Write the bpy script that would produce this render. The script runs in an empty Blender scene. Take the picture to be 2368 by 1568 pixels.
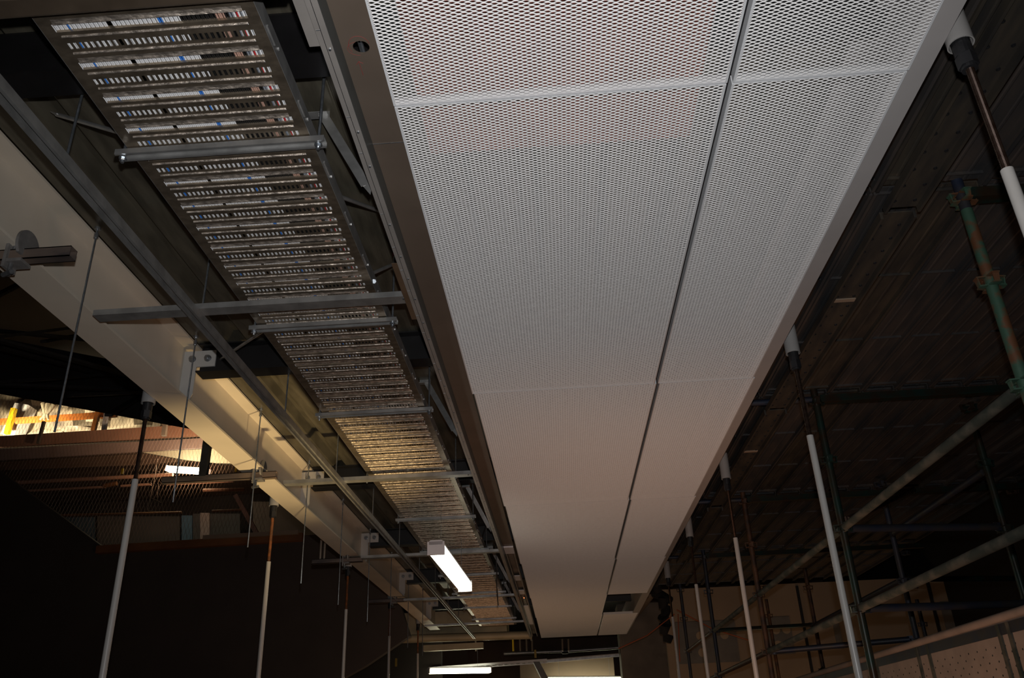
import bpy, math, random
from mathutils import Matrix, Vector
random.seed(7)
SC = bpy.context.scene
COL = SC.collection
H = 1.6                       # eye height: heights below are written from the eye, H lifts them above the floor

# ------------------------------------------------------------------ camera, world, lights, exposure
W_PX, H_PX, F_PX = 2368.0, 1568.0, 1930.6
YAW, PITCH, ROLL = -0.04234, 0.45548, -0.04037
cy, sy, cp, sp = math.cos(YAW), math.sin(YAW), math.cos(PITCH), math.sin(PITCH)
FWD = Vector((sy*cp, cy*cp, sp)); r0 = Vector((cy, -sy, 0)); u0 = r0.cross(FWD)
RGT = r0*math.cos(ROLL) + u0*math.sin(ROLL); UPV = -r0*math.sin(ROLL) + u0*math.cos(ROLL)
cam = bpy.data.cameras.new('camera'); cam.sensor_width = 36.0; cam.lens = F_PX/W_PX*36.0
cam.clip_start = 0.05; cam.clip_end = 200
cam_o = bpy.data.objects.new('camera', cam); COL.objects.link(cam_o)
M = Matrix((RGT, UPV, -FWD)).transposed().to_4x4(); M.translation = Vector((0, 0, H))
cam_o.matrix_world = M
SC.camera = cam_o
SC.view_settings.view_transform = 'Standard'; SC.view_settings.look = 'None'
SC.view_settings.gamma = 1.0; SC.view_settings.use_curve_mapping = False
SC.view_settings.exposure = 0.0
wd = bpy.data.worlds.new('world'); SC.world = wd; wd.use_nodes = True
wd.node_tree.nodes['Background'].inputs[0].default_value = (1.0, 0.62, 0.38, 1)
wd.node_tree.nodes['Background'].inputs[1].default_value = 0.004

def add_light(name, kind, loc, power, color, target=None, direction=None, **kw):
    l = bpy.data.lights.new(name, kind); l.energy = power; l.color = color
    for k, v in kw.items(): setattr(l, k, v)
    o = bpy.data.objects.new(name, l); COL.objects.link(o); o.location = (loc[0], loc[1], loc[2]+H)
    d = None
    if target is not None: d = Vector(target) - Vector(loc)
    if direction is not None: d = Vector(direction)
    if d is not None: o.rotation_euler = d.to_track_quat('-Z', 'Y').to_euler()
    return o
# the camera's own flash, a hand's width above the lens
fl = UPV*0.13 + RGT*0.015
add_light('camera_flash', 'SPOT', fl, 246, (1.0, 0.99, 1.0), direction=FWD, spot_size=math.radians(102), spot_blend=0.95, shadow_soft_size=0.018)
# unseen warm lights added low down to brighten panels, cream beam and far walls
WARM = (1.0, 0.55, 0.34)
add_light('unseen_warm_light', 'AREA', (0.6, 5.0, -1.2), 30, WARM, target=(0.4, 8.0, 1.8), shape='SQUARE', size=1.6)
add_light('unseen_warm_light', 'AREA', (-1.2, 12.0, -1.2), 15, (1.0, 0.60, 0.34), target=(-0.4, 14.0, 1.8), shape='SQUARE', size=1.6)
add_light('unseen_warm_light', 'SPOT', (-0.9, 4.6, -1.0), 480, (1.0, 0.72, 0.34), target=(-2.06, 5.5, 2.0), spot_size=math.radians(52), spot_blend=1.0, shadow_soft_size=0.10)
add_light('unseen_warm_light', 'AREA', (3.4, 11.0, -1.3), 16, (1.0, 0.62, 0.34), target=(3.6, 14.6, 1.2), shape='SQUARE', size=0.8)
# strong work lamp in the upper hall on the far left, behind the netting
add_light('work_lamp', 'SPOT', (-10.4, 14.1, 5.2), 900, (1.0, 0.80, 0.48), target=(-10.2, 15.6, 5.4), spot_size=math.radians(125), spot_blend=0.9, shadow_soft_size=0.12)
add_light('work_lamp', 'SPOT', (-5.2, 12.2, 4.2), 300, (1.0, 0.66, 0.40), target=(-6.6, 13.9, 5.45), spot_size=math.radians(80), spot_blend=1.0, shadow_soft_size=0.12)

# ------------------------------------------------------------------ helpers
def ray(px, py):
    return RGT*((px-W_PX/2)/F_PX) - UPV*((py-H_PX/2)/F_PX) + FWD
def at(px, py, X=None, Y=None, Z=None):      # survey of a point on a plane of the place at a known distance
    d = ray(px, py)
    t = X/d.x if X is not None else Y/d.y if Y is not None else Z/d.z
    return d*t

def nt(name):
    m = bpy.data.materials.new(name); m.use_nodes = True
    n = m.node_tree.nodes; b = n['Principled BSDF']
    return m, m.node_tree, n, b
def mat(name, col, rough=0.6, metal=0.0, var=0.0, scale=6.0, col2=None, bump=0.0, spec=0.5, stretch=None, thr=(0.35, 0.65)):
    m, t, n, b = nt(name)
    b.inputs['Base Color'].default_value = (*col, 1); b.inputs['Roughness'].default_value = rough
    b.inputs['Metallic'].default_value = metal; b.inputs['Specular IOR Level'].default_value = spec
    if var > 0 or col2 or bump > 0:
        tc = n.new('ShaderNodeTexCoord'); mp = n.new('ShaderNodeMapping'); no = n.new('ShaderNodeTexNoise')
        no.inputs['Scale'].default_value = scale; no.inputs['Detail'].default_value = 6
        if stretch: mp.inputs['Scale'].default_value = stretch
        t.links.new(tc.outputs['Object'], mp.inputs[0]); t.links.new(mp.outputs[0], no.inputs['Vector'])
        if var > 0 or col2:
            cr = n.new('ShaderNodeValToRGB')
            c2 = col2 if col2 else tuple(max(0, c*(1-var)) for c in col)
            cr.color_ramp.elements[0].position = thr[0]; cr.color_ramp.elements[1].position = thr[1]
            cr.color_ramp.elements[0].color = (*c2, 1); cr.color_ramp.elements[1].color = (*col, 1)
            t.links.new(no.outputs['Fac'], cr.inputs[0]); t.links.new(cr.outputs[0], b.inputs['Base Color'])
        if bump > 0:
            bp = n.new('ShaderNodeBump'); bp.inputs['Strength'].default_value = bump; bp.inputs['Distance'].default_value = 0.01
            t.links.new(no.outputs['Fac'], bp.inputs['Height']); t.links.new(bp.outputs[0], b.inputs['Normal'])
    return m
def emit(name, col, s):
    m, t, n, b = nt(name)
    b.inputs['Base Color'].default_value = (*col, 1)
    b.inputs['Emission Color'].default_value = (*col, 1); b.inputs['Emission Strength'].default_value = s
    return m
MT = {
 'panel': mat('panel_white_coat', (0.66, 0.655, 0.645), 0.45, var=0.05, scale=30),
 'panel_edge': mat('panel_edge_coat', (0.60, 0.61, 0.62), 0.5, var=0.05, scale=20),
 'cream': mat('cream_steel_paint', (0.56, 0.50, 0.41), 0.42, var=0.10, scale=3, bump=0.05),
 'whitebeam': mat('white_steel_paint', (0.36, 0.34, 0.33), 0.5, var=0.06, scale=5),
 'white': mat('white_tube_paint', (0.42, 0.405, 0.38), 0.3, var=0.06, scale=9),
 'sleeve': mat('sleeve_paint', (0.30, 0.29, 0.28), 0.35, var=0.06, scale=9),
 'galv': mat('galvanised_sheet', (0.44, 0.44, 0.43), 0.42, 0.75, var=0.3, scale=14, bump=0.05),
 'teal': mat('trim_drop_sheet', (0.11, 0.135, 0.14), 0.35, 0.6, var=0.2, scale=5),
 'galvtrim': mat('galvanised_trim_sheet', (0.20, 0.155, 0.12), 0.42, 0.5, var=0.12, scale=5, bump=0.04),
 'galvlip': mat('galvanised_angle', (0.42, 0.39, 0.36), 0.42, 0.5, var=0.15, scale=8),
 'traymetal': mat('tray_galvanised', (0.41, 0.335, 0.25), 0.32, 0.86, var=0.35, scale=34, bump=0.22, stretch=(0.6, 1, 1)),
 'trayglint': mat('tray_ridge_highlight', (0.68, 0.59, 0.50), 0.46, 0.84, var=0.6, scale=90, bump=0.5, stretch=(0.5, 1, 1)),  # brighter than the tray metal: flash highlight put into ridge and lip colour
 'deck': mat('deck_galvanised', (0.135, 0.122, 0.090), 0.45, 0.45, var=0.45, scale=7, bump=0.12, stretch=(3, 0.5, 1)),
 'black': mat('black_steel_paint', (0.006, 0.0055, 0.006), 0.5, var=0.4, scale=9),
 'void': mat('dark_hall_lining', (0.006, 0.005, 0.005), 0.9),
 'hoard': mat('black_hoarding_board', (0.062, 0.048, 0.040), 0.8, var=0.15, scale=2),
 'dark': mat('dark_rubbery_steel', (0.02, 0.02, 0.022), 0.45, 0.2, var=0.3, scale=20),
 'thread': mat('threaded_steel', (0.055, 0.035, 0.026), 0.28, 0.6, col2=(0.03, 0.015, 0.01), scale=40),
 'rust': mat('rusted_steel', (0.24, 0.075, 0.018), 0.7, 0.1, col2=(0.10, 0.04, 0.015), scale=25, bump=0.2),
 'zinc': mat('zinc_rod', (0.42, 0.46, 0.50), 0.32, 0.9, var=0.3, scale=60),
 'bolt': mat('bolt_zinc', (0.30, 0.31, 0.32), 0.35, 0.8, var=0.3, scale=60),
 'red': mat('red_plastic_cap', (0.45, 0.01, 0.01), 0.4),
 'pen': mat('red_marker_ink', (0.25, 0.02, 0.02), 0.8),
 'hole': mat('hole_shadowed_inner', (0.01, 0.01, 0.01), 0.9),
 'cw': mat('cable_white', (0.70, 0.71, 0.72), 0.4), 'cb': mat('cable_blue', (0.03, 0.18, 0.62), 0.4),
 'ck': mat('cable_black', (0.004, 0.004, 0.004), 0.6), 'cn': mat('cable_tan', (0.42, 0.26, 0.20), 0.5),
 'cr': mat('cable_red', (0.45, 0.015, 0.02), 0.45), 'cg': mat('cable_grey', (0.20, 0.22, 0.25), 0.45),
 'green': mat('green_rusty_scaffold', (0.045, 0.10, 0.065), 0.55, 0.2, col2=(0.13, 0.055, 0.025), scale=14, bump=0.25, thr=(0.44, 0.56)),
 'blue': mat('blue_scaffold_paint', (0.016, 0.023, 0.045), 0.5, 0.2, col2=(0.035, 0.032, 0.030), scale=7, bump=0.15),
 'greenblk': mat('dark_green_scaffold', (0.012, 0.032, 0.026), 0.35, 0.3, col2=(0.03, 0.018, 0.010), scale=9),
 'rustscaf': mat('rusty_scaffold', (0.10, 0.045, 0.02), 0.6, 0.3, col2=(0.03, 0.02, 0.015), scale=12, bump=0.2),
 'dusty': mat('dusty_scaffold_tube', (0.105, 0.10, 0.078), 0.75, 0.1, col2=(0.04, 0.05, 0.04), scale=13, bump=0.2, stretch=(1, 0.6, 1), thr=(0.42, 0.6)),
 'plank': mat('steel_plank_weathered', (0.085, 0.070, 0.060), 0.6, 0.3, col2=(0.038, 0.041, 0.045), scale=3.5, bump=0.15, stretch=(3, 0.6, 1)),
 'plankedge': mat('steel_plank_edge', (0.085, 0.070, 0.052), 0.55, 0.35, col2=(0.038, 0.036, 0.034), scale=5, bump=0.1, stretch=(3, 0.6, 1)),
 'deckpale': mat('perforated_deck_pale', (0.38, 0.31, 0.26), 0.7, 0.1, col2=(0.30, 0.25, 0.21), scale=5, bump=0.1),
 'lampbody': mat('lamp_housing_white', (0.62, 0.62, 0.66), 0.4),
 'tube': emit('lit_lamp_diffuser', (1.0, 0.99, 0.82), 4.0),
 'tube2': emit('lit_lamp_diffuser_far', (1.0, 0.96, 0.68), 13.0),
 'tube3': emit('lit_lamp_diffuser_left', (1.0, 0.96, 0.68), 22.0),
 'fascia': mat('fascia_steel_primer', (0.50, 0.26, 0.17), 0.6, var=0.2, scale=2),
 'fasciaflange': mat('fascia_flange_primer', (0.34, 0.24, 0.21), 0.6, var=0.15, scale=2),
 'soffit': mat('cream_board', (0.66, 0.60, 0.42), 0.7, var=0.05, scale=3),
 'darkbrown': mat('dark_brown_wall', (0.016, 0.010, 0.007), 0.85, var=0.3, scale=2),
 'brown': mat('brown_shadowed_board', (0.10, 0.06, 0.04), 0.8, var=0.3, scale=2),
 'concrete': mat('concrete', (0.23, 0.19, 0.15), 0.85, var=0.3, scale=3, bump=0.2),
 'plaster': mat('plasterboard', (0.27, 0.20, 0.14), 0.85, var=0.12, scale=1.5),
 'patch': mat('plaster_patch_grey', (0.15, 0.14, 0.13), 0.85, var=0.2, scale=5),
 'putty': mat('filler_spot', (0.30, 0.23, 0.16), 0.85),
 'orange': mat('orange_scaffold', (0.62, 0.20, 0.04), 0.6, var=0.25, scale=6),
 'yellow': mat('yellow_plastic', (0.80, 0.55, 0.02), 0.5),
 'dimyellow': mat('dim_yellow_tape', (0.22, 0.15, 0.01), 0.5),
 'timber': mat('orange_brown_timber', (0.22, 0.085, 0.025), 0.7, var=0.35, scale=3),
 'cloth': mat('white_cloth', (0.72, 0.66, 0.52), 0.9, var=0.1, scale=5),
 'sheet': mat('crumpled_foil_sheet', (0.66, 0.58, 0.46), 0.5, 0.1, col2=(0.14, 0.12, 0.11), scale=1.6, bump=1.0),
 'wire': mat('netting_wire', (0.20, 0.14, 0.10), 0.4, 0.5),
 'bluepanel': mat('slate_blue_board', (0.04, 0.06, 0.08), 0.7, var=0.2, scale=3),
 'duct': mat('duct_insulated', (0.48, 0.40, 0.26), 0.5, 0.1, var=0.2, scale=4),
 'pipe': mat('pipe_grey', (0.30, 0.25, 0.20), 0.4, 0.4, var=0.2, scale=8),
 'strap': mat('orange_strap', (0.30, 0.06, 0.02), 0.7),
 'floor': mat('floor_concrete', (0.12, 0.10, 0.085), 0.9, var=0.3, scale=1.2),
 'greyboard': mat('grey_board', (0.075, 0.062, 0.055), 0.8, var=0.2, scale=2),
}

ORG = {}
def tag(o, label=None, cat=None, group=None, kind=None):
    if label: o['label'] = label
    if cat: o['category'] = cat
    if group: o['group'] = group
    if kind: o['kind'] = kind
    return o
def thing(name, label, cat, loc=(0, 0, 0), group=None):
    o = bpy.data.objects.new(name, None); COL.objects.link(o)
    o.empty_display_size = 0.05
    o.location = (loc[0], loc[1], loc[2]+H); ORG[o.name] = Vector(loc)
    return tag(o, label, cat, group)
class MB:
    def __init__(s): s.v = []; s.f = []
    def poly(s, pts): i = len(s.v); s.v += [tuple(p) for p in pts]; s.f.append(tuple(range(i, i+len(pts)))); return s
    def box(s, x0, x1, y0, y1, z0, z1):
        i = len(s.v)
        s.v += [(x, y, z) for z in (z0, z1) for y in (y0, y1) for x in (x0, x1)]
        for q in ((0, 2, 3, 1), (4, 5, 7, 6), (0, 1, 5, 4), (2, 6, 7, 3), (0, 4, 6, 2), (1, 3, 7, 5)): s.f.append(tuple(i+k for k in q))
        return s
    def frame(s, d):
        d = d.normalized(); a = Vector((0, 0, 1)) if abs(d.z) < 0.9 else Vector((1, 0, 0))
        u = d.cross(a).normalized(); return u, d.cross(u).normalized()
    def tube(s, a, b, r, n=10, r2=None, cap=True):
        a = Vector(a); b = Vector(b); u, w = s.frame(b-a); r2 = r if r2 is None else r2; i = len(s.v)
        for p, rr in ((a, r), (b, r2)):
            for k in range(n):
                t = 2*math.pi*k/n; s.v.append(tuple(p+u*(rr*math.cos(t))+w*(rr*math.sin(t))))
        for k in range(n): s.f.append((i+k, i+(k+1) % n, i+n+(k+1) % n, i+n+k))
        if cap: s.f.append(tuple(i+k for k in range(n))[::-1]); s.f.append(tuple(i+n+k for k in range(n)))
        return s
    def path(s, pts, r, n=6):
        for k in range(len(pts)-1): s.tube(pts[k], pts[k+1], r, n)
        return s
    def pipe(s, a, b, ro, ri, n=20):        # open ended tube with a wall
        a = Vector(a); b = Vector(b); u, w = s.frame(b-a); i = len(s.v)
        for p, rr in ((a, ro), (b, ro), (b, ri), (a, ri)):
            for k in range(n):
                t = 2*math.pi*k/n; s.v.append(tuple(p+u*(rr*math.cos(t))+w*(rr*math.sin(t))))
        for q in range(4):
            for k in range(n):
                s.f.append((i+q*n+k, i+q*n+(k+1) % n, i+((q+1) % 4)*n+(k+1) % n, i+((q+1) % 4)*n+k))
        return s
    def bar(s, a, b, w, h, up=(0, 0, 1)):    # rectangular bar from a to b
        a = Vector(a); b = Vector(b); d = (b-a).normalized(); up = Vector(up)
        x = d.cross(up).normalized(); z = x.cross(d).normalized(); i = len(s.v)
        for p in (a, b):
            for sx, sz in ((-1, -1), (1, -1), (1, 1), (-1, 1)): s.v.append(tuple(p+x*(sx*w/2)+z*(sz*h/2)))
        for q in ((0, 1, 2, 3), (7, 6, 5, 4), (0, 4, 5, 1), (1, 5, 6, 2), (2, 6, 7, 3), (3, 7, 4, 0)): s.f.append(tuple(i+k for k in q))
        return s
    def extr(s, prof, y0, y1, axis='y', close=True):    # profile (a, z) swept along y (a = x) or x (a = y)
        n = len(prof); i = len(s.v)
        for t in (y0, y1):
            for (a, z) in prof: s.v.append((a, t, z) if axis == 'y' else (t, a, z))
        for k in range(n if close else n-1): s.f.append((i+k, i+(k+1) % n, i+n+(k+1) % n, i+n+k))
        if close: s.f.append(tuple(range(i, i+n))[::-1]); s.f.append(tuple(range(i+n, i+2*n)))
        return s
    def prism(s, pts, off):                  # polygon with thickness
        off = Vector(off); n = len(pts); i = len(s.v)
        s.v += [tuple(p) for p in pts]+[tuple(Vector(p)+off) for p in pts]
        s.f.append(tuple(range(i, i+n))); s.f.append(tuple(range(i+n, i+2*n))[::-1])
        for k in range(n): s.f.append((i+k, i+n+k, i+n+(k+1) % n, i+(k+1) % n))
        return s
    def build(s, name, m, parent=None, loc=None, smooth=False, bevel=0):
        root = parent
        while root is not None and root.parent is not None: root = root.parent
        if root is not None: org = ORG[root.name]
        elif loc is not None: org = Vector(loc)
        else:
            xs = [v[0] for v in s.v]; ys = [v[1] for v in s.v]; zs = [v[2] for v in s.v]
            org = Vector(((min(xs)+max(xs))/2, (min(ys)+max(ys))/2, min(zs)))
        me = bpy.data.meshes.new(name)
        me.from_pydata([(v[0]-org.x, v[1]-org.y, v[2]-org.z) for v in s.v], [], s.f); me.update()
        if smooth:
            for p in me.polygons: p.use_smooth = True
            try: me.set_sharp_from_angle(angle=math.radians(40))
            except Exception: pass
        me.materials.append(MT[m] if isinstance(m, str) else m)
        o = bpy.data.objects.new(name, me); COL.objects.link(o)
        if parent is not None: o.parent = parent
        else: o.location = (org.x, org.y, org.z+H); ORG[o.name] = org
        if bevel:
            b = o.modifiers.new('bevel', 'BEVEL'); b.width = bevel; b.segments = 2; b.limit_method = 'ANGLE'
        return o
def kids(o): return list(CH.get(o.name, []))
def copy_thing(root, loc=None, label=None, group=None):
    r = root.copy(); COL.objects.link(r)
    ORG[r.name] = ORG[root.name].copy()
    if loc is not None: r.location = (loc[0], loc[1], loc[2]+H); ORG[r.name] = Vector(loc)
    if label: r['label'] = label
    if group: r['group'] = group
    for ch in [c for c in list(COL.objects) if c.parent == root]:
        c = ch.copy(); COL.objects.link(c); c.parent = r
        for g in [x for x in list(COL.objects) if x.parent == ch]:
            d = g.copy(); COL.objects.link(d); d.parent = c
    return r
def nth(i): return ['first', 'second', 'third', 'fourth', 'fifth', 'sixth', 'seventh', 'eighth', 'ninth', 'tenth', 'eleventh', 'twelfth', 'thirteenth'][i]

# ------------------------------------------------------------------ structure
ZP = 1.80           # underside of the ceiling panels
MB().poly([(-14, -3, -H), (9, -3, -H), (9, 24, -H), (-14, 24, -H)]).build('floor', 'floor')['kind'] = 'structure'
# trapezoidal metal deck above everything, ribs running away from the camera
prof = []; x = -1.99
while x < 1.06:
    prof += [(x, 2.165), (x+0.008, 2.158), (x+0.115, 2.158), (x+0.119, 2.163), (x+0.127, 2.163), (x+0.131, 2.158), (x+0.19, 2.158), (x+0.215, 2.215), (x+0.262, 2.215)]; x += 0.287
mb = MB(); mb.extr(prof, -0.5, 14.6, close=False)
o = mb.build('ceiling', 'deck'); o['kind'] = 'structure'
md = o.modifiers.new('thick', 'SOLIDIFY'); md.thickness = 0.003
# shell of the dark hall on the left and the wall behind
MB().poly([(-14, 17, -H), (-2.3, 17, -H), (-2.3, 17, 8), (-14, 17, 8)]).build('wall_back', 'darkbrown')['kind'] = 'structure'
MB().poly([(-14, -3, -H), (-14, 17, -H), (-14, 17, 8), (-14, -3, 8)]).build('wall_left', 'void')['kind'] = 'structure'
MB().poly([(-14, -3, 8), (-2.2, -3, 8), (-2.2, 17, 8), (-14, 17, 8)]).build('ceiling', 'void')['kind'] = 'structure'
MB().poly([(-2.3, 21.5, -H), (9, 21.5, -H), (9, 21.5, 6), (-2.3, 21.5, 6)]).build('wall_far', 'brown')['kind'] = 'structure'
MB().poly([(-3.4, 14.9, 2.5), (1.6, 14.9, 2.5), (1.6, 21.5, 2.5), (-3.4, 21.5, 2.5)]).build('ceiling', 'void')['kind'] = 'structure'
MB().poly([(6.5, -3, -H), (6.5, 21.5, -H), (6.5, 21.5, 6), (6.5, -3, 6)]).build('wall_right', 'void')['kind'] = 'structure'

# ------------------------------------------------------------------ expanded metal ceiling panels
def mesh_face_data(name, width, length):
    v = []; f = []
    P = 0.0285; s = 0.00665; w = 0.0026; dz = 0.0017; A = (s-w)/2
    nk = int(round(width/(P/2))); P2 = width/nk; nr = int(length/s)
    for j in range(nr):
        yc = (j+0.5)*s; i0 = len(v)
        cols = []
        for k in range(nk+1):
            sg = 1 if (j+k) % 2 == 0 else -1
            xk = k*P2
            for dx in (-0.0026, 0.0026):
                xx = min(max(xk+dx, 0), width); cols.append((xx, yc+sg*A))
        for (xx, yy) in cols:
            v.append((xx, yy-w/2, dz/2)); v.append((xx, yy+w/2, -dz/2))
        for k in range(len(cols)-1): a = i0+2*k; f.append((a, a+1, a+3, a+2))
    me = bpy.data.meshes.new(name); me.from_pydata(v, [], f); me.update(); me.materials.append(MT['panel'])
    return me
def edge_data(name, width, length):
    t = 0.0015; h = 0.034; mb = MB()
    def side(x0, y0, x1, y1, hh):
        if x0 == x1: mb.box(x0-t/2, x0+t/2, y0, y1, 0, hh)
        else: mb.box(x0, x1, y0-t/2, y0+t/2, 0, hh)
    side(0, 0, 0, length, h); side(width, 0, width, length, h); side(0, 0, width, 0, h); side(0, length, width, length, h)
    # narrow flat borders where the mesh is left uncut beside the folds
    mb.box(0, 0.006, 0, length, -0.0012, 0); mb.box(width-0.006, width, 0, length, -0.0012, 0)
    me = bpy.data.meshes.new(name); me.from_pydata(mb.v, [], mb.f); me.update(); me.materials.append(MT['panel_edge'])
    return me
PW = (-0.420, 0.603); PN = (0.621, 1.148)
ROWS = [(-0.42, 1.980), (1.992, 4.338), (4.346, 6.80), (6.807, 9.25), (9.257, 11.60), (11.604, 13.52), (13.524, 16.2)]
data = {}
def panel_mesh(wd_, ln):
    k = (round(wd_, 3), round(ln, 2))
    if k not in data: data[k] = (mesh_face_data('mesh_face', wd_, ln), edge_data('folded_edge', wd_, ln))
    return data[k]
where = ['nearest the camera, running out of the top of the photo', 'second from the camera', 'third from the camera', 'fourth from the camera', 'fifth from the camera', 'sixth from the camera', 'farthest from the camera']
for kind, (xa, xb) in (('wide', PW), ('narrow', PN)):
    for i, (ya, yb) in enumerate(ROWS):
        if kind == 'narrow' and i == 5: continue
        ln = 2.352 if yb-ya < 2.36 and yb-ya > 2.33 else yb-ya
        fm, em = panel_mesh(xb-xa, ln)
        dz = 0.0 if i else -0.004
        lab = '%s white expanded-metal ceiling panel, %s' % (kind, where[i])
        if kind == 'narrow' and i == 4: lab = 'narrow white expanded-metal ceiling panel just before the open gap in the ceiling'
        if kind == 'narrow' and i == 6: lab = 'narrow white expanded-metal ceiling panel just beyond the open gap'
        sk = 0.0042
        t = thing('ceiling_panel', lab, 'ceiling panel', (xa+sk*max(0, ya-2), ya, ZP+dz), '%s expanded-metal ceiling panels' % kind)
        for nm, me in (('mesh_face', fm), ('folded_edge', em)):
            c = bpy.data.objects.new(nm, me); COL.objects.link(c); c.parent = t
# grid runners the panels hook on to
for (x, lab) in ((0.612, 'dark steel carrier rail running along the joint between wide and narrow ceiling panels'),):
    tag(MB().extr([(x-0.02, 1.842), (x+0.02, 1.842), (x+0.02, 1.88), (x-0.02, 1.88)], -0.4, 16.2).build('carrier_rail', 'dark'), lab, 'carrier rail')
# reddish brown board seen through the mesh of the first panels
tag(MB().box(-0.36, 0.55, -0.4, 2.35, 1.90, 1.92).build('primed_duct', mat('red_oxide_primer', (0.26, 0.06, 0.035), 0.6, var=0.4, scale=6)),
    'flat red-oxide duct showing through the mesh of the near wide ceiling panel', 'duct')

# ------------------------------------------------------------------ main beams with fin plates, secondary beams
def ibeam_profile(xc, z0, z1, bf, tf, tw):
    h = bf/2; w = tw/2
    return [(xc-h, z0), (xc+h, z0), (xc+h, z0+tf), (xc+w, z0+tf), (xc+w, z1-tf), (xc+h, z1-tf), (xc+h, z1), (xc-h, z1), (xc-h, z1-tf), (xc-w, z1-tf), (xc-w, z0+tf), (xc-h, z0+tf)]
BY = [1.95, 4.25, 6.62, 8.85, 11.1, 13.42]
BXL = -2.078
beam = thing('steel_beam', 'long cream-painted steel I-beam running down the left side of the ceiling', 'steel beam', (BXL, 7, 1.8))
MB().extr(ibeam_profile(BXL, 1.80, 2.156, 0.171, 0.012, 0.008), -0.5, 14.4).build('beam_section', 'cream', beam)
for i, y in enumerate(BY):
    fp = MB().prism([(BXL+0.004, y, 1.813), (BXL+0.062, y, 1.813), (BXL+0.083, y, 1.86), (BXL+0.083, y, 2.025), (BXL+0.190, y, 2.025), (BXL+0.190, y, 2.125), (BXL+0.004, y, 2.125)], (0, 0.010, 0)).build('fin_plate', 'whitefin' if 'whitefin' in MT else 'white', beam)
    for bx in (0.055, 0.145):
        b = MB(); c = Vector((BXL+bx, y, 2.075))
        b.tube(c, c+Vector((0, -0.003, 0)), 0.021, 16); b.tube(c+Vector((0, -0.003, 0)), c+Vector((0, -0.017, 0)), 0.017, 6); b.tube(c+Vector((0, -0.017, 0)), c+Vector((0, -0.026, 0)), 0.010, 10)
        b.build('bolt', 'bolt', fp)
BXR = 1.169
beam2 = thing('steel_beam', 'long pale-painted steel I-beam whose bottom flange edges the right side of the panels', 'steel beam', (BXR, 7, 1.81))
MB().extr(ibeam_profile(BXR, 1.806, 2.156, 0.100, 0.012, 0.008), -0.5, 16.2).build('beam_section', 'whitebeam', beam2)
bw = ['nearest the camera, above the near end of the cable tray', 'behind the second left-hand fin plate with big bolts', 'third from the camera', 'fourth from the camera, above the hanging lamp', 'fifth from the camera', 'farthest from the camera']
for i, y in enumerate(BY):
    t = thing('cross_beam', 'black steel cross beam under the metal deck, ' + bw[i], 'steel beam', (-0.4, y+0.06, 1.975), 'black cross beams under the deck')
    x0, x1 = BXL+0.10, BXR-0.06
    yc = y+0.015; h = 0.055
    b = MB(); b.extr([(yc-h, 1.975), (yc+h, 1.975), (yc+h, 1.983), (yc+0.003, 1.983), (yc+0.003, 2.145), (yc+h, 2.145), (yc+h, 2.153), (yc-h, 2.153), (yc-h, 2.145), (yc-0.003, 2.145), (yc-0.003, 1.983), (yc-h, 1.983)], x0, x1, axis='x')
    b.build('beam_section', 'black', t)

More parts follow.
